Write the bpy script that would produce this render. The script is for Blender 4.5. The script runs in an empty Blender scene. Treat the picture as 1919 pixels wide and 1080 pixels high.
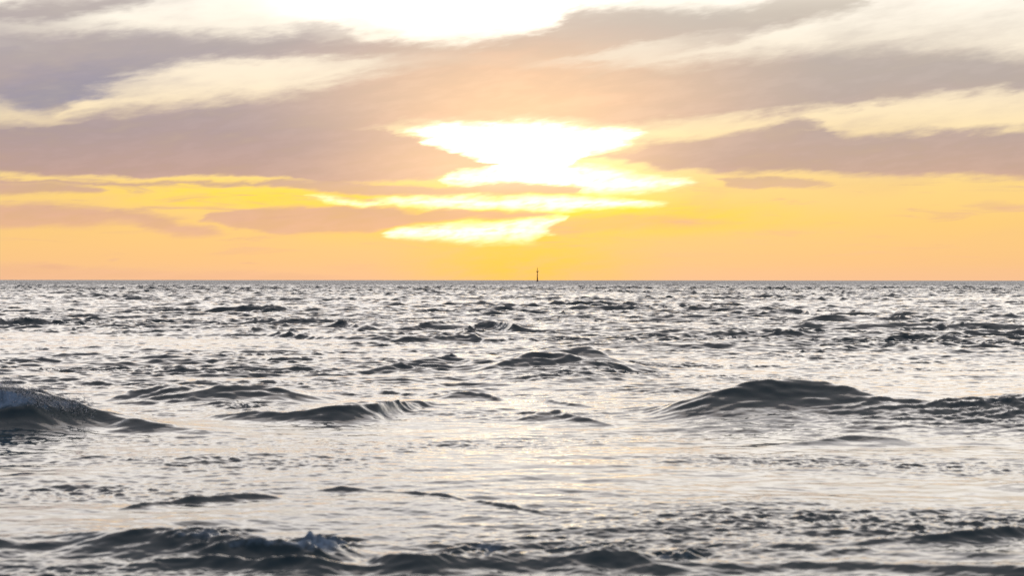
import bpy, bmesh, math, random
import numpy as np
from mathutils import Vector

R = math.radians
F = 3200.0            # focal length in pixels of the 1919 px wide photograph
CAM_H = 2.0           # eye height over the sea
HOR = 525.3           # row of the horizon in the photograph
S = bpy.context.scene
COL = S.collection

def lin(r, g, b):
    f = lambda c: (c / 255 / 12.92) if c <= 10 else ((c / 255 + 0.055) / 1.055) ** 2.4
    return (f(r), f(g), f(b), 1.0)

# ------------------------------------------------------------------ camera
cd = bpy.data.cameras.new('camera')
cam = bpy.data.objects.new('camera', cd)
COL.objects.link(cam)
cd.sensor_width = 36.0
cd.lens = F / 1919.0 * 36.0
cd.clip_start = 0.1
cd.clip_end = 60000
cam.location = (0, 0, CAM_H)
cam.rotation_euler = (R(90) - math.atan((540 - HOR) / F), R(0.0), 0)
cam.rotation_euler.rotate_axis('Z', R(0.045))
cd.dof.use_dof = True
cd.dof.focus_distance = 60.0
cd.dof.aperture_fstop = 2.6
S.camera = cam

# ------------------------------------------------------------------ colour management
S.view_settings.view_transform = 'Standard'
S.view_settings.look = 'None'
S.view_settings.gamma = 1
S.view_settings.exposure = 0
S.view_settings.use_curve_mapping = False

# ------------------------------------------------------------------ node helper
class NT:
    def __init__(s, tree):
        s.t = tree; s.n = tree.nodes; s.l = tree.links
    def new(s, typ, **kw):
        n = s.n.new(typ)
        for k, v in kw.items(): setattr(n, k, v)
        return n
    def put(s, sock, v):
        if v is None: return
        if isinstance(v, bpy.types.NodeSocket): s.l.new(v, sock)
        else: sock.default_value = v
    def m(s, op, a, b=None, c=None, clamp=False):
        n = s.new('ShaderNodeMath', operation=op, use_clamp=clamp)
        s.put(n.inputs[0], a); s.put(n.inputs[1], b)
        if c is not None: s.put(n.inputs[2], c)
        return n.outputs[0]
    def add(s, a, b): return s.m('ADD', a, b)
    def sub(s, a, b): return s.m('SUBTRACT', a, b)
    def mul(s, a, b): return s.m('MULTIPLY', a, b)
    def mix(s, f, a, b):
        n = s.new('ShaderNodeMix', data_type='RGBA', clamp_factor=True)
        s.put(n.inputs[0], f); s.put(n.inputs[6], a); s.put(n.inputs[7], b)
        return n.outputs[2]
    def vmix(s, op, a, b):
        n = s.new('ShaderNodeMix', data_type='RGBA', blend_type=op, clamp_factor=False)
        n.inputs[0].default_value = 1
        s.put(n.inputs[6], a); s.put(n.inputs[7], b)
        return n.outputs[2]
    def vscale(s, col, f):
        n = s.new('ShaderNodeVectorMath', operation='SCALE')
        s.put(n.inputs[0], col); s.put(n.inputs[3], f)
        return n.outputs[0]
    def vadd(s, a, b):
        n = s.new('ShaderNodeVectorMath', operation='ADD')
        s.put(n.inputs[0], a); s.put(n.inputs[1], b)
        return n.outputs[0]
    def vmul(s, a, b):
        n = s.new('ShaderNodeVectorMath', operation='MULTIPLY')
        s.put(n.inputs[0], a); s.put(n.inputs[1], b)
        return n.outputs[0]
    def smooth(s, x, lo, hi, a=0.0, b=1.0):
        n = s.new('ShaderNodeMapRange', interpolation_type='SMOOTHSTEP')
        s.put(n.inputs[0], x)
        for i, v in enumerate((lo, hi, a, b)): s.put(n.inputs[i + 1], v)
        return n.outputs[0]
    def noise(s, vec, scale, detail=3, rough=0.5, dist=0.0):
        n = s.new('ShaderNodeTexNoise')
        s.put(n.inputs['Vector'], vec)
        n.inputs['Scale'].default_value = scale
        n.inputs['Detail'].default_value = detail
        n.inputs['Roughness'].default_value = rough
        n.inputs['Distortion'].default_value = dist
        return n
    def ramp(s, x, stops, interp='LINEAR'):
        n = s.new('ShaderNodeValToRGB')
        n.color_ramp.interpolation = interp
        e = n.color_ramp.elements
        e[0].position, e[0].color = stops[0]
        e[1].position, e[1].color = stops[-1]
        for p, c in stops[1:-1]:
            k = e.new(p); k.color = c
        s.put(n.inputs[0], x)
        return n.outputs[0]

# ------------------------------------------------------------------ sky (world)
SUN_AZ, SUN_EL = R(0.6), R(5.0)
w = bpy.data.worlds.new('World')
S.world = w
w.use_nodes = True
w.node_tree.nodes.clear()
N = NT(w.node_tree)

def px(x, y):      # direction (azimuth, elevation, as arc length at radius F) of a place in the sky
    t = (x - 960) / F
    return F * math.atan(t), F * math.atan((HOR - y) / F / math.sqrt(1 + t * t))

geo = N.new('ShaderNodeTexCoord')
D = geo.outputs['Generated']
sep = N.new('ShaderNodeSeparateXYZ'); N.put(sep.inputs[0], D)
dx, dy, dz = sep.outputs
az = N.mul(N.m('ARCTAN2', dx, dy), F)
el = N.mul(N.m('ARCSINE', dz), F)

def stretched(sx, sy, sz):
    n = N.new('ShaderNodeMapping'); N.put(n.inputs[0], D)
    n.inputs['Scale'].default_value = (sx, sy, sz)
    n.inputs['Rotation'].default_value = (0, R(0), 0)
    return n.outputs[0]
# slanted coordinates: the streaks rise a little to the right
shear = N.new('ShaderNodeCombineXYZ')
N.put(shear.inputs[0], dx); N.put(shear.inputs[1], dy)
N.put(shear.inputs[2], N.sub(N.mul(dz, 4.2), N.mul(dx, 0.55)))
ST = shear.outputs[0]
n1 = N.noise(ST, 11.0, 3, 0.5)
n2 = N.noise(ST, 42.0, 4, 0.55)
nf = N.noise(ST, 120.0, 3, 0.55)
s1 = N.new('ShaderNodeSeparateColor'); N.put(s1.inputs[0], n1.outputs['Color'])
s2 = N.new('ShaderNodeSeparateColor'); N.put(s2.inputs[0], n2.outputs['Color'])
s3 = N.new('ShaderNodeSeparateColor'); N.put(s3.inputs[0], nf.outputs['Color'])
c1, c2, c3 = s1.outputs, s2.outputs, s3.outputs
wu = N.add(N.add(N.mul(N.sub(c1[0], .5), 60), N.mul(N.sub(c2[0], .5), 60)), N.mul(N.sub(c3[0], .5), 30))
wv = N.add(N.add(N.mul(N.sub(c1[1], .5), 14), N.mul(N.sub(c2[1], .5), 22)), N.mul(N.sub(c3[1], .5), 9))
n0 = N.noise(ST, 22.0, 3, 0.55)
s0 = N.new('ShaderNodeSeparateColor'); N.put(s0.inputs[0], n0.outputs['Color'])
c0 = s0.outputs
hi_ = N.smooth(el, 100, 330, .5, 1.6)
U = N.add(az, N.m('MULTIPLY_ADD', N.sub(c0[0], .5), 90, wu))
V = N.add(el, N.m('MULTIPLY_ADD', N.sub(c0[1], .5), 22, N.mul(wv, hi_)))
vec = N.new('ShaderNodeCombineXYZ'); N.put(vec.inputs[0], U); N.put(vec.inputs[1], V)
UV = vec.outputs[0]
vec0 = N.new('ShaderNodeCombineXYZ'); N.put(vec0.inputs[0], az); N.put(vec0.inputs[1], el)
UV0 = vec0.outputs[0]

def blob(x, y, a, b, tilt=0.0, lo=1.0, hi=0.45, k=1.0, src=None):
    """soft tilted ellipse: 0 outside lo radii, k inside hi radii"""
    u, v = px(x, y)
    n = N.new('ShaderNodeMapping', vector_type='TEXTURE')
    N.put(n.inputs[0], UV if src is None else src)
    n.inputs['Location'].default_value = (u, v, 0)
    n.inputs['Rotation'].default_value = (0, 0, R(tilt))
    n.inputs['Scale'].default_value = (a, b, 1)
    l = N.new('ShaderNodeVectorMath', operation='LENGTH'); N.put(l.inputs[0], n.outputs[0])
    return N.smooth(l.outputs['Value'], lo, hi, 0.0, k)

def union(items):
    r = items[0]
    for i in items[1:]:     # 1-(1-a)(1-b)
        r = N.sub(N.add(r, i), N.mul(r, i))
    return r

u01 = N.m('MULTIPLY_ADD', U, 1 / 2800, .5)
def band(pts, soft, k=1.0, soft_top=None, lo=-.55, hi=.65):
    """streak of cloud between an upper and a lower edge, each a curve over the azimuth"""
    pts = [list(q) for q in pts]
    for i in (0, -1):
        if pts[i][2] - pts[i][1] < 5: pts[i][1] += soft * .7; pts[i][2] -= soft * .7
    n = N.new('ShaderNodeRGBCurve')
    for ch, col in ((0, 1), (1, 2)):
        c = n.mapping.curves[ch]
        pp = []
        for q in pts:
            u, _ = px(q[0], 300)
            v = px(q[0], q[col])[1]
            pp.append((min(1, max(0, u / 2800 + .5)), (v + 60) / 700))
        c.points[0].location = pp[0]; c.points[1].location = pp[-1]
        for q in pp[1:-1]: c.points.new(*q)
        for q in c.points: q.handle_type = 'AUTO_CLAMPED'
    n.mapping.use_clip = False
    n.mapping.extend = 'HORIZONTAL'
    n.mapping.update()
    N.put(n.inputs['Color'], u01)
    sc_ = N.new('ShaderNodeSeparateColor'); N.l.new(n.outputs[0], sc_.inputs[0])
    top = N.m('MULTIPLY_ADD', sc_.outputs[0], 700, -60)
    bot = N.m('MULTIPLY_ADD', sc_.outputs[1], 700, -60)
    k2 = 1.5 if min(q[1] for q in pts) < 240 and k > .8 and soft > 8 else 1.0
    soft = soft * k2
    up = N.m('DIVIDE', N.sub(top, V), (soft_top * k2) if soft_top else soft)
    dn = N.m('DIVIDE', N.sub(V, bot), soft)
    return N.smooth(N.m('MINIMUM', up, dn), lo, hi, 0, k)

clouds = [
    band([(-200, 2, 46), (0, 4, 48), (100, -5, 44), (200, -15, 25), (270, -30, -5), (320, -45, -44)], 18, .97),
    band([(-200, 78, 215), (0, 78, 200), (100, 72, 212), (150, 68, 192), (200, 66, 165), (300, 68, 130), (400, 74, 112), (500, 60, 106), (560, 66, 102), (650, 78, 98), (780, 84, 92), (800, 88, 89)], 20, .97),
    band([(520, 60, 100), (620, 45, 110), (700, 76, 120), (800, 84, 130), (900, 84, 130), (1000, 74, 130), (1100, 100, 130), (1160, 110, 112)], 26, .62),
    band([(-200, 225, 330), (0, 223, 300), (100, 226, 290), (200, 208, 280), (300, 200, 275), (400, 190, 270), (500, 178, 262), (600, 160, 250), (700, 132, 238), (760, 120, 229), (900, 103, 227), (1000, 106, 227), (1180, 112, 227), (1240, 112, 238), (1300, 112, 238), (1400, 100, 225), (1500, 92, 214), (1600, 86, 198), (1700, 86, 182), (1800, 90, 175), (1919, 97, 170), (2200, 110, 165)], 14, 1.0, 26),
    band([(-200, 240, 330), (0, 240, 329), (300, 235, 332), (520, 230, 337), (620, 235, 345), (700, 238, 342), (745, 244, 340), (790, 258, 340), (830, 272, 336), (860, 283, 322), (915, 303, 311), (935, 308, 309)], 8, 1.0),
    band([(480, 344, 350), (560, 340, 358), (700, 345, 366), (800, 352, 367), (870, 353, 366), (900, 347, 366), (1000, 343, 363), (1095, 344, 361), (1112, 352, 354)], 7, .85),
    band([(860, 84, 104), (950, 72, 112), (1020, 50, 112), (1060, 20, 112), (1110, 3, 110), (1170, 12, 104), (1220, 12, 98), (1300, 14, 92), (1400, 8, 74), (1460, -8, 52), (1500, -20, 38), (1560, -30, 32), (1620, -20, 20), (1670, -5, -3)], 18, .9),
    band([(1085, 296, 298), (1150, 282, 303), (1200, 270, 311), (1260, 260, 319), (1350, 252, 326), (1450, 232, 322), (1510, 222, 320), (1560, 244, 324), (1650, 252, 326), (1750, 245, 326), (1850, 240, 329), (1919, 238, 333), (2200, 242, 336)], 9, 1.0, 15),
    band([(1320, 335, 338), (1380, 330, 350), (1440, 332, 355), (1520, 336, 354), (1600, 342, 346)], 7, .7),
    band([(380, 406, 409), (400, 400, 416), (450, 393, 428), (500, 390, 436), (560, 388, 440), (640, 388, 440), (720, 390, 432), (760, 395, 420), (850, 388, 414), (900, 394, 411), (1000, 398, 406), (1045, 400, 402)], 9, .85),
    band([(980, 433, 436), (1050, 412, 440), (1150, 406, 432), (1250, 404, 424), (1350, 410, 420), (1450, 415, 417)], 14, .5),
    band([(-200, 380, 428), (0, 380, 428), (80, 382, 428), (150, 388, 427), (220, 395, 420), (330, 410, 440), (410, 430, 446), (470, 440, 442)], 16, .85),
    band([(-200, 340, 365), (0, 342, 364), (80, 344, 364), (150, 348, 365), (200, 356, 358)], 10, .8),
    band([(1770, 383, 384), (1830, 377, 391), (1900, 379, 393), (2050, 383, 386)], 9, .45),
    band([(-200, 488, 530), (0, 495, 530), (60, 491, 530), (110, 500, 530), (200, 506, 530), (400, 512, 530), (650, 520, 530), (800, 528, 530)], 12, .38),
    blob(100, 501, 60, 5, 0, 1.2, .2, .4), blob(470, 495, 22, 3, 0, 1.2, .2, .4), blob(225, 492, 18, 4, 0, 1.2, .2, .3),
]
tau = union(clouds)
hole = union([blob(1180, 95, 230, 13, 8, 1.2, 0.1, .45), blob(560, 135, 210, 14, 6, 1.2, .1, .25),
              blob(1310, 234, 120, 18, 0, 1.2, .1, .7, UV), blob(1425, 222, 90, 16, 0, 1.2, .1, .65)])
# the same kind of broken cloud goes on outside the part of the sky that the photograph shows
gn = N.noise(ST, 3.2, 6, 0.55)
wisp = N.noise(ST, 7.5, 6, 0.6)
lowstreak = N.new('ShaderNodeCombineXYZ')
N.put(lowstreak.inputs[0], dx); N.put(lowstreak.inputs[1], dy); N.put(lowstreak.inputs[2], N.mul(dz, 11.0))
ls = N.noise(lowstreak.outputs[0], 16.0, 6, 0.62, .6)
streaks = N.mul(N.smooth(ls.outputs[0], .52, .72), N.mul(N.smooth(el, 20, 110, .2, .6), N.smooth(el, 240, 150)))
wisps = N.mul(N.smooth(wisp.outputs[0], .42, .72), N.m('MAXIMUM', N.smooth(el, 130, 300, .14, .5), blob(1180, 370, 420, 90, 0, 1, .2, .55, UV0)))
gen = N.smooth(gn.outputs[0], .44, .60)
inframe = N.mul(N.mul(N.smooth(el, 640, 470), N.smooth(N.m('ABSOLUTE', az), 1250, 1000)), N.m('GREATER_THAN', dy, 0.0))
tau = union([N.mul(tau, N.sub(1.0, hole)), wisps, streaks])
tau = N.add(N.mul(tau, inframe), N.mul(N.mul(gen, .6), N.sub(1.0, inframe)))
tau = N.m('MULTIPLY_ADD', N.mul(N.sub(c2[2], .5), N.smooth(tau, 0, .5)), .35, tau, clamp=True)

# what shines between the clouds
eln = N.m('DIVIDE', el, 1600.0, clamp=True)
e = lambda y: max(0.0, (HOR - y) / 1600.0)
bg = N.ramp(eln, [
    (0.0,     lin(250, 196, 150)),
    (e(490),  lin(252, 200, 138)),
    (e(420),  lin(253, 208, 128)),
    (e(350),  lin(254, 217, 138)),
    (e(270),  lin(255, 229, 176)),
    (e(160),  lin(255, 239, 213)),
    (e(60),   lin(255, 246, 230)),
    (e(-40),  lin(255, 250, 240)),
    (0.7,     lin(250, 246, 246)),
    (1.0,     lin(225, 232, 245)),
])
bg_gain = N.smooth(el, 430, 800, 1.0, 2.1)
bg_high = N.smooth(el, 750, 1900, 0.0, 1.0)
# thick cloud: mauve grey, warm near the sun, bluish away from it
sd = N.new('ShaderNodeVectorMath', operation='DOT_PRODUCT')
N.put(sd.inputs[0], D)
sv = Vector((math.sin(SUN_AZ) * math.cos(SUN_EL), math.cos(SUN_AZ) * math.cos(SUN_EL), math.sin(SUN_EL)))
sd.inputs[1].default_value = sv
sang = N.mul(N.m('ARCCOSINE', sd.outputs['Value']), F)
warm = N.smooth(sang, 760, 60)
cc = N.ramp(eln, [(0, lin(238, 184, 150)), (e(430), lin(226, 178, 148)), (e(385), lin(214, 170, 150)), (e(325), lin(186, 158, 152)), (e(250), lin(172, 155, 158)),
                  (e(100), lin(176, 167, 170)), (e(10), lin(184, 176, 174)), (1.0, lin(200, 198, 205))])
cc = N.mix(N.mul(blob(130, 165, 330, 55, 10, 1.2, 0, 1.0), .9), cc, lin(150, 148, 166))
cc = N.vmix('MULTIPLY', cc, N.mix(N.smooth(az, -300, 700), (1, 1, 1, 1), (1.14, 1.14, 1.02, 1)))
warm = N.m('ADD', blob(985, 185, 620, 200, 0, 1.0, 0, 1.0, UV0), blob(900, 330, 520, 90, 0, 1.0, 0, .5, UV0), clamp=True)
cc = N.mix(warm, cc, lin(248, 208, 172))
cc = N.mix(N.smooth(c1[2], .62, .35, 0, .22), cc, N.vmix('MULTIPLY', cc, (1.2, 1.08, 1.0, 1)))
cc = N.vscale(cc, N.smooth(c2[2], .3, .7, .95, 1.05))
cc = N.vscale(cc, N.smooth(el, 700, 1900, 1.0, .8))
# glow of the hidden sun
glow_w = blob(985, 300, 420, 150, 0, 1.0, 0.0, 1.0, UV0)
core = N.add(N.add(
    band([(740, 236, 240), (800, 231, 262), (850, 229, 285), (900, 230, 302), (930, 230, 330), (1000, 230, 345), (1060, 233, 345), (1100, 236, 292), (1150, 238, 277), (1200, 243, 258), (1250, 250, 252)], 18, 2.2, None, -.3, .9),
    band([(835, 335, 338), (850, 325, 349), (880, 316, 355), (930, 305, 355), (1060, 296, 345), (1110, 312, 361), (1170, 322, 362), (1250, 332, 354), (1330, 342, 345)], 22, 1.1, None, -.3, .9)),
  N.add(
    band([(540, 364, 366), (600, 366, 378), (690, 374, 391), (720, 369, 390), (900, 364, 394), (1000, 364, 398), (1100, 364, 396), (1200, 374, 392), (1290, 380, 384)], 16, .95, None, -.2, .9),
    band([(715, 437, 440), (760, 424, 451), (800, 419, 454), (860, 415, 457), (920, 410, 457), (1000, 402, 452), (1040, 398, 425), (1075, 400, 403)], 22, 1.0, None, -.2, .9)))
core = N.mul(core, N.smooth(c3[2], .25, .6, .55, 1.2))
core = N.add(core, N.mul(blob(840, -12, 430, 105, 0, 1.0, .2, 1.0), 1.0))
yel = N.add(N.add(blob(985, 500, 280, 75, 0, 1.15, 0.0, .9, UV0), blob(960, 400, 520, 75, 0, 1.15, 0.0, .95, UV0)), blob(430, 366, 420, 38, 0, 1.1, 0.1, .75))
yel = N.m('ADD', yel, blob(1250, 408, 420, 36, 0, 1.1, .0, .55), clamp=True)
yel = N.m('MULTIPLY', yel, N.smooth(c2[0], .3, .6, .65, 1.05), clamp=True)
bgc = N.vmix('MULTIPLY', bg, N.mix(yel, (1, 1, 1, 1), (1.12, 1.12, .28, 1)))
bgc = N.vscale(bgc, bg_gain)
bgc = N.mix(bg_high, bgc, (.52, .47, .48, 1))
glow = N.vadd(N.vscale((1.0, .85, .35), N.mul(glow_w, .35)), N.vscale((1.0, .95, .8), core))
bgc = N.vadd(bgc, glow)
cc = N.vadd(cc, N.vscale((.22, .12, .03), glow_w))
fin = N.mix(tau, bgc, cc)
# away from the sun the clouded sky is dimmer and bluer
far = N.smooth(sang, 2600, 7000)
fin = N.vmix('MULTIPLY', fin, N.mix(far, (1, 1, 1, 1), (.42, .47, .6, 1)))

sky = N.new('ShaderNodeTexSky', sky_type='NISHITA')
sky.sun_disc = False
sky.sun_elevation = SUN_EL
sky.sun_rotation = SUN_AZ
sky.dust_density = 2.0
b1 = N.new('ShaderNodeBackground'); N.put(b1.inputs[0], sky.outputs[0]); b1.inputs[1].default_value = 0.05
b2 = N.new('ShaderNodeBackground'); N.put(b2.inputs[0], fin); b2.inputs[1].default_value = 1.0
mx = N.new('ShaderNodeMixShader'); mx.inputs[0].default_value = .96
N.l.new(b1.outputs[0], mx.inputs[1]); N.l.new(b2.outputs[0], mx.inputs[2])
wo = N.new('ShaderNodeOutputWorld'); N.l.new(mx.outputs[0], wo.inputs[0])

# ------------------------------------------------------------------ sun, veiled by cloud
ld = bpy.data.lights.new('sun', 'SUN')
ld.energy = 0.5
ld.angle = R(60)
ld.color = (1.0, .86, .74)
sun = bpy.data.objects.new('sun', ld)
COL.objects.link(sun)
sun.rotation_euler = (-sv).to_track_quat('-Z', 'Y').to_euler()
sun.location = (0, 0, 30)

# ------------------------------------------------------------------ waves
rng = np.random.RandomState(7)

def spectrum(n, L, lmin, lmax, lpeak, wind, power, fall=2.2):
    """one periodic patch of wind waves -> height and horizontal displacement, unit rms slope"""
    k1 = np.fft.fftfreq(n, L / n) * 2 * np.pi
    kx, ky = np.meshgrid(k1, k1)
    k = np.hypot(kx, ky); k[0, 0] = 1
    kp = 2 * np.pi / lpeak
    amp = k ** -fall * np.exp(-0.5 * (kp / k) ** 2)
    cosw = (kx * math.cos(wind) + ky * math.sin(wind)) / k
    amp *= np.abs(cosw) ** power * (0.92 * (cosw > 0) + .08) + .05
    lam = 2 * np.pi / k
    amp *= np.clip((lam - lmin) / (lmin * .3), 0, 1) * np.clip((lmax - lam) / (lmax * .3), 0, 1)
    amp[0, 0] = 0
    h = (rng.normal(size=k.shape) + 1j * rng.normal(size=k.shape)) * amp
    H = np.fft.ifft2(h)
    hx = np.real(np.fft.ifft2(1j * kx / k * h)); hy = np.real(np.fft.ifft2(1j * ky / k * h))
    sx = np.real(np.fft.ifft2(1j * kx * h)); sy = np.real(np.fft.ifft2(1j * ky * h))
    s = math.sqrt((sx ** 2 + sy ** 2).mean())
    return np.real(H) / s, hx / s, hy / s, L, n

def sample(sp, x, y, rot=0.0):
    H, hx, hy, L, n = sp
    c, s_ = math.cos(rot), math.sin(rot)
    u = ((c * x + s_ * y) / L * n) % n; v = ((-s_ * x + c * y) / L * n) % n
    i = np.floor(u).astype(np.int64); j = np.floor(v).astype(np.int64)
    fu = (u - i); fv = (v - j)
    i %= n; j %= n; i2 = (i + 1) % n; j2 = (j + 1) % n
    w00 = (1 - fu) * (1 - fv); w10 = fu * (1 - fv); w01 = (1 - fu) * fv; w11 = fu * fv
    g = lambda A: A[j, i] * w00 + A[j, i2] * w10 + A[j2, i] * w01 + A[j2, i2] * w11
    a, b, d = g(H), g(hx), g(hy)
    return a, c * b - s_ * d, s_ * b + c * d

# one polar sheet of water round the viewer, finest where the photograph looks
rad = [0.0, 1.5, 3, 4.5, 6, 7, 7.8, 8.4]
r = 8.8
while r < 2000:
    rad.append(r); r += 0.0023 * r if r < 60 else (min(.138 + (r - 60) * .0035, .7) if r < 420 else .7 + (r - 420) * .0065)
while r < 30000:
    rad.append(r); r *= 1.04
rad = np.array(rad[1:])
a_in = np.linspace(-18.7, 18.7, 730)
a_side = []
a = 18.7; st = .06
while a < 180:
    st = min(st * 1.13, 4.0); a += st; a_side.append(a)
a_side = np.array([q for q in a_side if q < 177] + [180.0])
ang = np.radians(np.concatenate([-a_side[::-1][1:], a_in, a_side]))
nr, na = len(rad), len(ang)
print('GRID', nr, na, nr * na)
RR, AA = np.meshgrid(rad, ang, indexing='ij')
X = RR * np.sin(AA); Y = RR * np.cos(AA)
core_zone = (np.abs(AA) < R(40))
P = np.where(core_zone, 960 + F * X / np.maximum(Y, .1), 960 + F * np.tan(R(40)) * np.sign(AA))

b4 = spectrum(1024, 211.0, 3.0, 18.0, 7.0, R(-96), 2.0, 2.1)
b3 = spectrum(2048, 97.0, .7, 4.0, 1.7, R(-84), 1.6, 1.9)
b2 = spectrum(2048, 41.0, .2, 1.1, .45, R(-78), 1.6, 1.8)
b1 = spectrum(2048, 13.0, .05, .3, .14, R(-93), 1.4, 1.8)
chop = b3; rip = b1

def ss(x, lo, hi):
    t = np.clip((x - lo) / (hi - lo), 0, 1)
    return t * t * (3 - 2 * t)

# slowly varying patchiness
lowf = spectrum(256, 210.0, 18, 90, 45, R(-90), .4)
pa, _, _ = sample(lowf, X, Y)
pa = pa / pa.std()
patch = np.clip(1 + np.interp(RR, [0, 50, 120], [.35, .3, .18]) * pa, .35, 1.7)
lowf2 = spectrum(256, 34.0, 3, 14, 8, R(-90), .6)
pb, _, _ = sample(lowf2, X, Y * 1.6); pb = pb / pb.std()
patch2 = np.clip(.75 * np.exp(.6 * pb), .15, 2.6)

dist = np.maximum(Y, RR * .3)
yy = CAM_H * F / np.maximum(dist, 1) + HOR       # row at which flat water at this distance shows
A4 = np.interp(dist, [8, 13, 15, 24, 32, 45, 60, 90, 400, 3000], [.04, .04, .015, .015, .02, .04, .06, .09, .12, .13])
A3 = np.interp(dist, [8, 13, 15, 24, 32, 45, 60, 90, 200, 500, 3000], [.05, .04, .03, .03, .045, .09, .13, .19, .31, .40, .42])
A2 = np.interp(dist, [8, 13, 15, 24, 32, 45, 60, 90, 120, 200], [.13, .10, .07, .065, .12, .22, .30, .32, .28, 0])
A1 = np.interp(dist, [8, 13, 15, 24, 32, 45, 65], [.19, .18, .14, .15, .20, .18, 0])
h4 = sample(b4, X, Y); h3 = sample(b3, X, Y, .12); h2 = sample(b2, X, Y, -.2); h1 = sample(b1, X, Y, .1)

Z = np.zeros_like(X); DX = np.zeros_like(X); DY = np.zeros_like(X)

# single waves running in towards the shore: (column, row of the crest, crest height in pixels)
WAVES = [
    # points, front length / height, back length / height
    ([(-400, 745, 20), (-150, 730, 70), (0, 727, 84), (70, 732, 80), (130, 745, 62), (200, 766, 38), (290, 790, 22), (380, 803, 12), (480, 812, 0)], 1.25, 3.5),
    ([(360, 782, 0), (420, 768, 20), (480, 757, 32), (540, 761, 32), (600, 754, 40), (660, 742, 50), (710, 741, 46), (770, 750, 20), (830, 758, 0)], .62, 4),
    ([(190, 752, 0), (240, 738, 12), (310, 723, 26), (420, 722, 30), (520, 724, 26), (580, 734, 14), (660, 745, 0)], 2.6, 4),
    ([(500, 618, 0), (545, 608, 8), (590, 601, 15), (640, 602, 15), (690, 610, 9), (730, 618, 0)], 1.8, 3),
    ([(730, 618, 0), (780, 610, 8), (820, 607, 10), (860, 615, 0)], 1.8, 3),
    ([(850, 622, 0), (890, 609, 11), (925, 606, 15), (960, 611, 13), (1000, 622, 0)], 1.8, 3),
    ([(710, 642, 0), (770, 634, 9), (830, 629, 13), (875, 627, 14), (910, 633, 10), (960, 633, 9), (1010, 642, 0)], 1.7, 3),
    ([(300, 632, 0), (400, 624, 7), (520, 626, 8), (640, 632, 8), (720, 634, 7), (820, 644, 0)], 2.0, 3),
    ([(980, 640, 0), (1080, 630, 6), (1200, 634, 8), (1320, 636, 8), (1440, 628, 6), (1560, 640, 0)], 2.2, 3),
    ([(1400, 592, 0), (1460, 585, 6), (1500, 584, 7), (1570, 592, 5), (1640, 600, 0)], 2.2, 3),
    ([(500, 575, 0), (545, 566, 5), (580, 567, 5), (640, 575, 0)], 2.2, 3),
    ([(440, 628, 0), (480, 619, 7), (530, 616, 8), (600, 630, 0)], 1.8, 3),
    ([(690, 697, 0), (750, 680, 14), (800, 666, 24), (850, 669, 20), (900, 680, 14), (960, 668, 24), (1030, 652, 38), (1090, 649, 42), (1130, 660, 34), (1190, 682, 14), (1270, 700, 0)], 2.4, 4),
    ([(880, 700, 0), (930, 688, 12), (1000, 680, 16), (1060, 684, 12), (1120, 700, 0)], 2.2, 3),
    ([(1150, 778, 0), (1210, 766, 10), (1270, 755, 28), (1340, 741, 44), (1420, 731, 52), (1500, 727, 55), (1570, 732, 52), (1640, 742, 47), (1710, 746, 46), (1790, 744, 48), (1860, 740, 54), (1930, 731, 62), (2050, 735, 50), (2300, 760, 10)], 1.9, 3.5),
    ([(1250, 785, 0), (1330, 772, 12), (1440, 762, 20), (1520, 762, 18), (1600, 775, 8), (1680, 790, 0)], 1.9, 2.5),
    ([(1000, 752, 0), (1030, 754, 7), (1070, 760, 7), (1120, 768, 0)], 1.4, 3),
    ([(960, 790, 0), (1010, 778, 9), (1050, 775, 12), (1100, 788, 5), (1160, 800, 0)], 1.7, 3),
    ([(780, 745, 0), (850, 737, 8), (910, 738, 8), (1000, 750, 0)], 2.2, 3),
    ([(1420, 838, 0), (1500, 828, 8), (1600, 815, 12), (1680, 822, 8), (1740, 835, 0)], 2.2, 3),
    ([(210, 962, 0), (300, 940, 10), (380, 930, 12), (470, 925, 10), (560, 935, 0)], 2.0, 3),
    ([(570, 922, 0), (640, 913, 9), (690, 918, 3), (760, 918, 9), (830, 926, 8), (880, 938, 1), (960, 946, 7), (1020, 958, 2), (1080, 962, 5), (1180, 968, 0)], 1.5, 3),
    ([(-200, 1010, 20), (-40, 1000, 28), (60, 992, 34), (130, 980, 46), (210, 973, 58), (290, 977, 56), (350, 986, 50), (420, 1000, 40), (500, 1013, 28), (560, 1016, 30), (610, 1010, 36), (650, 1022, 24), (700, 1045, 0)], 1.5, 3),
    ([(660, 1062, 0), (720, 1046, 26), (800, 1052, 30), (860, 1035, 36), (940, 1022, 44), (1010, 1024, 40), (1080, 1022, 44), (1150, 1030, 36), (1220, 1044, 26), (1320, 1052, 20), (1450, 1046, 22), (1600, 1050, 22), (1700, 1060, 16), (1900, 1062, 18), (2200, 1070, 10)], 1.5, 3),
    ([(-200, 1050, 20), (60, 1052, 20), (200, 1045, 24), (360, 1040, 26), (480, 1052, 22), (600, 1060, 20), (720, 1080, 0)], 1.4, 2.5),
    ([(1380, 1030, 0), (1480, 1020, 14), (1560, 1022, 12), (1680, 1010, 16), (1760, 1012, 14), (1900, 1000, 16), (2000, 1010, 0)], 1.6, 3),
]
face = np.zeros_like(Z)
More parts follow.
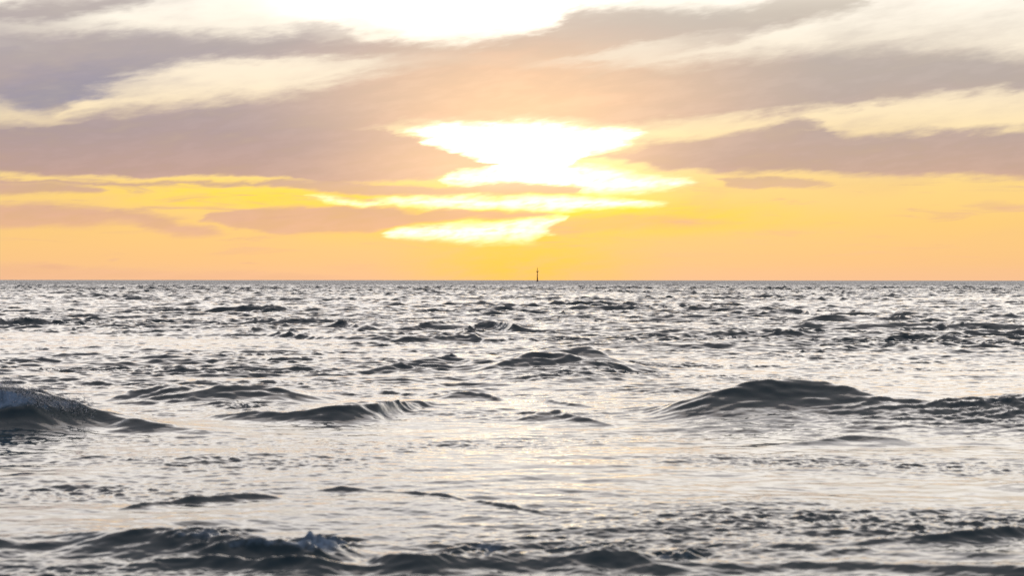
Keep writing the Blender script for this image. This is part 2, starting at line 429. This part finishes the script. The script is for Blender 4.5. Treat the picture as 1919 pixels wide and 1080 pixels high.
for wi, (pts, lf, lb) in enumerate(WAVES):
    q = np.array(pts, float)
    xs = np.linspace(q[0, 0], q[-1, 0], 400)
    yc = np.interp(xs, q[:, 0], q[:, 1]); hp = np.interp(xs, q[:, 0], q[:, 2])
    ker = np.hanning(21); ker /= ker.sum()
    pad = lambda v: np.convolve(np.pad(v, 10, 'edge'), ker, 'valid')
    yc, hp = pad(yc), pad(hp)
    hp = hp * (1.0 if q[:, 1].mean() > 975 else .7 if q[:, 1].mean() > 850 else .95 if q[:, 1].mean() > 710 else .85 if q[:, 1].mean() < 650 else 1.0)
    d = CAM_H * F / (yc + hp - HOR)
    H = hp * d / F
    near_ = q[:, 1].mean() > 850
    lf = lf * (1.3 if wi == 0 else 1.5 if near_ else 1.7 if q[:, 1].mean() < 650 else 2.5); lb *= 1.4
    m = core_zone & (P > q[0, 0]) & (P < q[-1, 0]) & (dist > d.min() - 14) & (dist < d.max() + 14)
    idx = np.nonzero(m)
    p = P[idx]
    dc = np.interp(p, xs, d); Hc = np.interp(p, xs, H)
    Hm = H.max()
    xa, yk = X[idx], X[idx] * 0 + d.mean()      # uneven crest line, varies along the wave only
    w1_ = sample(chop, xa + 11, yk)[0]; w1_ /= w1_.std() + 1e-6
    w2_ = sample(lowf2, xa * 1.7 + 3, yk)[0]; w2_ /= w2_.std() + 1e-6
    w3_ = sample(chop, xa * .35 + 7, yk)[0]; w3_ /= w3_.std() + 1e-6
    s = dist[idx] - dc + .02 * Hm * w1_ + (.3 if near_ else .12) * Hm * w2_
    Lf = lf * (Hc * .6 + Hm * .4) + 1e-3; Lb = lb * (Hc * .6 + Hm * .4) + 1e-3
    f = np.where(s < 0, np.exp(-np.abs(s / Lf * 1.45) ** 1.35), np.exp(-np.abs(s / Lb * 1.5) ** 1.7))
    Hc = Hc * np.clip(1 + .07 * w3_ + .02 * w1_ + (.28 * w2_ if near_ else 0), .25, 1.6)
    Z[idx] += Hc * f
    DY[idx] -= .15 * Hc * f * f                     # crest leans forward
    face[idx] = np.maximum(face[idx], f * np.clip(Hc / .2, 0, 1))

A2 = A2 + ( .10 * face) * (1 - ss(dist, 45, 75)) + .04 * face * (dist < 150); A1 = A1 + .10 * face * (dist < 60); A3 = A3 + .05 * face
lam = .85
for A, hh, pt in ((A4, h4, patch), (A3, h3, patch), (A2, h2, np.sqrt(patch * patch2)), (A1, h1, patch2)):
    Z += A * pt * hh[0]; DX += lam * A * pt * hh[1]; DY += lam * A * pt * hh[2]

# broken water: where foam lies (column, row, half width, half height, strength)
foam = np.zeros_like(Z)
yrow = HOR + (CAM_H - Z) * F / np.maximum(dist, 1)
for (fx, fy, fa, fb, k) in [(0, 748, 110, 19, .75), (115, 760, 62, 12, .5), (-150, 748, 200, 20, .8),
                            (600, 1022, 70, 14, .6), (480, 1022, 130, 9, .42), (380, 1000, 90, 10, .4),
                            (905, 1030, 60, 10, .5), (1270, 1040, 60, 10, .4), (460, 762, 40, 7, .35),
                            (1880, 750, 60, 8, .3), (1090, 1027, 90, 8, .3)]:
    q = ((P - fx) / fa) ** 2 + ((yrow - fy) / fb) ** 2
    foam = np.maximum(foam, k * np.exp(-q ** 1.5) * core_zone)
lump, _, _ = sample(rip, X * .9 + 2, Y * .9 + 1); lump = lump / lump.std()
Z += np.clip(foam, 0, 1) * .032 * (lump + .8 * h2[0] / h2[0].std()) * (foam > .02)

fade = 1 - ss(dist, 2500, 9000)
Z *= fade
near_cam = ss(RR, 1.5, 8.5)
Z = Z * near_cam - .0
me = bpy.data.meshes.new('sea')
V3 = np.stack([X + DX * near_cam * fade, Y + DY * near_cam * fade, Z], -1).reshape(-1, 3)
V3 = np.vstack([V3, [[0, 0, 0]]]).astype(np.float32)
ii, jj = np.meshgrid(np.arange(nr - 1), np.arange(na - 1), indexing='ij')
b0 = (ii * na + jj).ravel()
quads = np.stack([b0, b0 + 1, b0 + 1 + na, b0 + na], 1)[:, ::-1]
ctr = nr * na
tri = np.array([[ctr, j + 1, j] for j in range(na - 1)])[:, ::-1]
nq, ntri = len(quads), len(tri)
me.vertices.add(len(V3)); me.vertices.foreach_set('co', V3.ravel())
me.loops.add(nq * 4 + ntri * 3)
me.loops.foreach_set('vertex_index', np.concatenate([quads.ravel(), tri.ravel()]).astype(np.int32))
me.polygons.add(nq + ntri)
me.polygons.foreach_set('loop_start', np.concatenate([np.arange(nq) * 4, nq * 4 + np.arange(ntri) * 3]).astype(np.int32))
me.update(calc_edges=True)
me.shade_smooth()
for nm, arr in (('foam', foam), ('face', face)):
    at = me.attributes.new(nm, 'FLOAT', 'POINT')
    at.data.foreach_set('value', np.append(arr.ravel(), 0).astype(np.float32))
sea = bpy.data.objects.new('sea', me)
COL.objects.link(sea)
sea['kind'] = 'structure'
sea['label'] = 'choppy grey sea with low waves rolling in under the sunset sky'

# water material
wm = bpy.data.materials.new('sea_water'); wm.use_nodes = True
wm.node_tree.nodes.clear()
M = NT(wm.node_tree)
tc = M.new('ShaderNodeNewGeometry')
pos, nor = tc.outputs['Position'], tc.outputs['Normal']
ln = M.new('ShaderNodeVectorMath', operation='LENGTH'); M.put(ln.inputs[0], pos)
dd = ln.outputs['Value']
def stretch(sx, sy, sz):
    n = M.new('ShaderNodeMapping'); M.put(n.inputs[0], pos)
    n.inputs['Scale'].default_value = (sx, sy, sz); n.inputs['Rotation'].default_value = (0, 0, R(9))
    return n.outputs[0]
ra = M.noise(stretch(.45, 1, 1), 11.0, 3, .6)       # hand-sized wavelets
rb = M.noise(stretch(.5, 1, 1), 1.6, 3, .6)       # metre-sized wavelets, matter far out
pt = M.noise(stretch(.35, 1, 1), .12, 3, .6)
patchv = M.smooth(pt.outputs[0], .35, .65, .35, 1.3)
def centred(n, k):
    s_ = M.new('ShaderNodeVectorMath', operation='SUBTRACT')
    M.put(s_.inputs[0], n.outputs['Color']); s_.inputs[1].default_value = (.5, .5, .5)
    v = M.vscale(s_.outputs[0], k)
    return M.vmul(v, (1, 1, 0))
fc = M.new('ShaderNodeAttribute', attribute_name='face').outputs['Fac']
rc = M.noise(stretch(.38, 1, 1.6), 4.2, 5, .68, .6)       # wind ripples, hand to arm long
ka = M.mul(M.smooth(dd, 12, 60, .14, .20), patchv)
kc = M.mul(M.m('ADD', M.mul(fc, .7), M.smooth(dd, 14, 80, .12, .42)), patchv)
kb = M.smooth(dd, 60, 900, 0.05, .5)
lean = M.vscale((0.0, -1.0, 0.0), M.smooth(dd, 10, 900, .03, .24))   # unresolved wave fronts face the shore
nv = M.vadd(M.vadd(M.vadd(M.vadd(nor, centred(ra, ka)), centred(rb, kb)), centred(rc, kc)), lean)
nn = M.new('ShaderNodeVectorMath', operation='NORMALIZE'); M.put(nn.inputs[0], nv)
pb_ = M.new('ShaderNodeBsdfPrincipled')
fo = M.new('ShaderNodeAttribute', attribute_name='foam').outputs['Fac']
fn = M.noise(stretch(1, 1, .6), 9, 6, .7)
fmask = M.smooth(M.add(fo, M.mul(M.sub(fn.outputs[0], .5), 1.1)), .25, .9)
M.put(pb_.inputs['Base Color'], M.mix(fmask, (.014, .036, .046, 1), (.20, .29, .40, 1)))  # foam darker and bluer than real foam: its shade is put into the colour
M.put(pb_.inputs['Roughness'], M.m('MAXIMUM', M.smooth(dd, 30, 900, .05, .22), M.mul(fmask, .6)))
pb_.inputs['IOR'].default_value = 1.34
M.l.new(nn.outputs[0], pb_.inputs['Normal'])
mo = M.new('ShaderNodeOutputMaterial'); M.l.new(pb_.outputs[0], mo.inputs[0])
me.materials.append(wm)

# ------------------------------------------------------------------ spray thrown up by the breaking crest
random.seed(4)
bm = bmesh.new()
Zc = {}
def sea_z(x, y):
    ri = np.searchsorted(rad, math.hypot(x, y)); ai = np.searchsorted(ang, math.atan2(x, y))
    return float(Z[min(ri, nr - 1), min(ai, na - 1)])
q = np.array(WAVES[0][0], float)
for k in range(3600):
    cx = random.gauss(30, 85) if k % 3 else random.uniform(-200, 190)
    if cx > 175 or cx < -300: continue
    yc = np.interp(cx, q[:, 0], q[:, 1]); hp = np.interp(cx, q[:, 0], q[:, 2])
    d = CAM_H * F / (yc + hp - HOR); H = hp * d / F
    clump = .5 + .5 * math.sin(cx * .13) * math.sin(cx * .051 + 1)
    up = random.expovariate(1 / (.02 + .06 * clump))
    back = random.gauss(.06, .07)
    y = d + back
    x = (cx - 960) / F * y + random.gauss(0, .02)
    z = sea_z(x, y) + up
    rr = random.uniform(.0025, .0062) * (1 if random.random() < .93 else 1.6)
    L = rr * random.uniform(1, 1.7)
    dirv = Vector((random.gauss(.1, .5), random.gauss(0, .3), 1)).normalized() * L
    side = dirv.orthogonal().normalized() * rr
    oth = dirv.cross(side).normalized() * rr
    c = Vector((x, y, z))
    v = [bm.verts.new(c + p_) for p_ in (dirv, -dirv, side, oth, -side, -oth)]
    for a_, b_ in ((2, 3), (3, 4), (4, 5), (5, 2)):
        bm.faces.new((v[0], v[a_], v[b_])); bm.faces.new((v[1], v[b_], v[a_]))
sm = bpy.data.meshes.new('sea_spray'); bm.to_mesh(sm); bm.free()
for p_ in sm.polygons: p_.use_smooth = True
spm = bpy.data.materials.new('spray'); spm.use_nodes = True
M = NT(spm.node_tree)
spm.node_tree.nodes.clear()
df = M.new('ShaderNodeBsdfDiffuse'); df.inputs[0].default_value = (.75, .78, .82, 1)
tl = M.new('ShaderNodeBsdfTranslucent'); tl.inputs[0].default_value = (.8, .8, .8, 1)
ms = M.new('ShaderNodeMixShader'); ms.inputs[0].default_value = .55
M.l.new(df.outputs[0], ms.inputs[1]); M.l.new(tl.outputs[0], ms.inputs[2])
mo2 = M.new('ShaderNodeOutputMaterial'); M.l.new(ms.outputs[0], mo2.inputs[0])
sm.materials.append(spm)
so = bpy.data.objects.new('sea_spray', sm); COL.objects.link(so)
so['kind'] = 'stuff'
so['label'] = 'white spray flying off the breaking wave crest at the left'
so['category'] = 'spray'

# ------------------------------------------------------------------ the beacon on the horizon
BD = 2400.0
bx = (1007.5 - 960) / F * BD
root = bpy.data.objects.new('navigation_beacon', None); COL.objects.link(root)
root.location = (bx, BD, 0)
root['label'] = 'thin rusty navigation beacon tower standing in the sea on the horizon under the sun'
root['category'] = 'beacon'
def paint(name, col, rough=.6, metal=0.0):
    m = bpy.data.materials.new(name); m.use_nodes = True
    T = NT(m.node_tree)
    b = m.node_tree.nodes['Principled BSDF']
    t = T.new('ShaderNodeTexCoord')
    n = T.noise(t.outputs['Object'], 1.3, 4, .6)
    T.put(b.inputs['Base Color'], T.ramp(n.outputs[0], [(.35, tuple(c * .6 for c in col) + (1,)), (.7, tuple(col) + (1,))]))
    b.inputs['Roughness'].default_value = rough; b.inputs['Metallic'].default_value = metal
    return m
rust = paint('rusty_paint', (.42, .12, .03)); dark = paint('dark_metal', (.16, .07, .03))
glass = paint('lantern_glass', (.8, .75, .6), .1)
def lathe(name, prof, mat, seg=12, parent=root, loc=(0, 0, 0)):
    b = bmesh.new(); rings = []
    for (r_, z_) in prof:
        rings.append([b.verts.new((r_ * math.cos(2 * math.pi * i / seg) + loc[0], r_ * math.sin(2 * math.pi * i / seg) + loc[1], z_ + loc[2])) for i in range(seg)])
    for A, B in zip(rings, rings[1:]):
        for i in range(seg): b.faces.new((A[i], A[(i + 1) % seg], B[(i + 1) % seg], B[i]))
    b.faces.new(rings[0][::-1]); b.faces.new(rings[-1])
    m_ = bpy.data.meshes.new(name); b.to_mesh(m_); b.free(); m_.materials.append(mat)
    o = bpy.data.objects.new(name, m_); COL.objects.link(o); o.parent = parent
    return o
def rods(name, segs, rad_, mat, parent):
    b = bmesh.new()
    for p0, p1 in segs:
        p0, p1 = Vector(p0), Vector(p1); ax = (p1 - p0); s1_ = ax.orthogonal().normalized() * rad_; s2_ = ax.cross(s1_).normalized() * rad_
        A = [b.verts.new(p0 + s1_ * math.cos(t) + s2_ * math.sin(t)) for t in (0, 1.57, 3.14, 4.71)]
        B = [b.verts.new(p1 + s1_ * math.cos(t) + s2_ * math.sin(t)) for t in (0, 1.57, 3.14, 4.71)]
        for i in range(4): b.faces.new((A[i], A[(i + 1) % 4], B[(i + 1) % 4], B[i]))
        b.faces.new(A[::-1]); b.faces.new(B)
    m_ = bpy.data.meshes.new(name); b.to_mesh(m_); b.free(); m_.materials.append(mat)
    o = bpy.data.objects.new(name, m_); COL.objects.link(o); o.parent = parent
    return o
lathe('foundation', [(1.5, -3), (1.5, .8), (1.2, 1.1)], dark)
col_ = lathe('column', [(1.0, 1.1), (.8, 4), (.62, 9), (.52, 12.9)], rust)
for zz in (4.0, 8.5):
    lathe('band', [(.86 if zz < 5 else .70, zz), (.86 if zz < 5 else .70, zz + .3)], dark, parent=col_)
rods('ladder', [((-.25, -1.05, 1.2), (-.25, -.62, 12.9)), ((.25, -1.05, 1.2), (.25, -.62, 12.9))] +
     [((-.25, -1.05 + .43 * t / 11.7, 1.2 + t), (.25, -1.05 + .43 * t / 11.7, 1.2 + t)) for t in np.arange(.4, 11.5, .5)], .05, dark, root)
plat = lathe('platform', [(.55, 12.9), (1.7, 14.3), (1.75, 14.5)], rust)
rods('railing', [((1.6 * math.cos(t), 1.6 * math.sin(t), 14.5), (1.7 * math.cos(t), 1.7 * math.sin(t), 15.6)) for t in np.arange(0, 6.2, .785)] +
     [((1.7 * math.cos(t), 1.7 * math.sin(t), 15.55), (1.7 * math.cos(t + .785), 1.7 * math.sin(t + .785), 15.55)) for t in np.arange(0, 6.2, .785)], .06, dark, plat)
lan = lathe('lantern', [(.4, 14.52), (.4, 16.0)], glass)
lathe('lantern_roof', [(.62, 16.02), (.45, 16.5), (.16, 16.8)], dark, parent=lan)
lathe('topmark_pole', [(.22, 16.82), (.2, 18.6)], rust)
lathe('topmark', [(.5, 17.2), (.32, 18.4), (.08, 20.2)], rust)
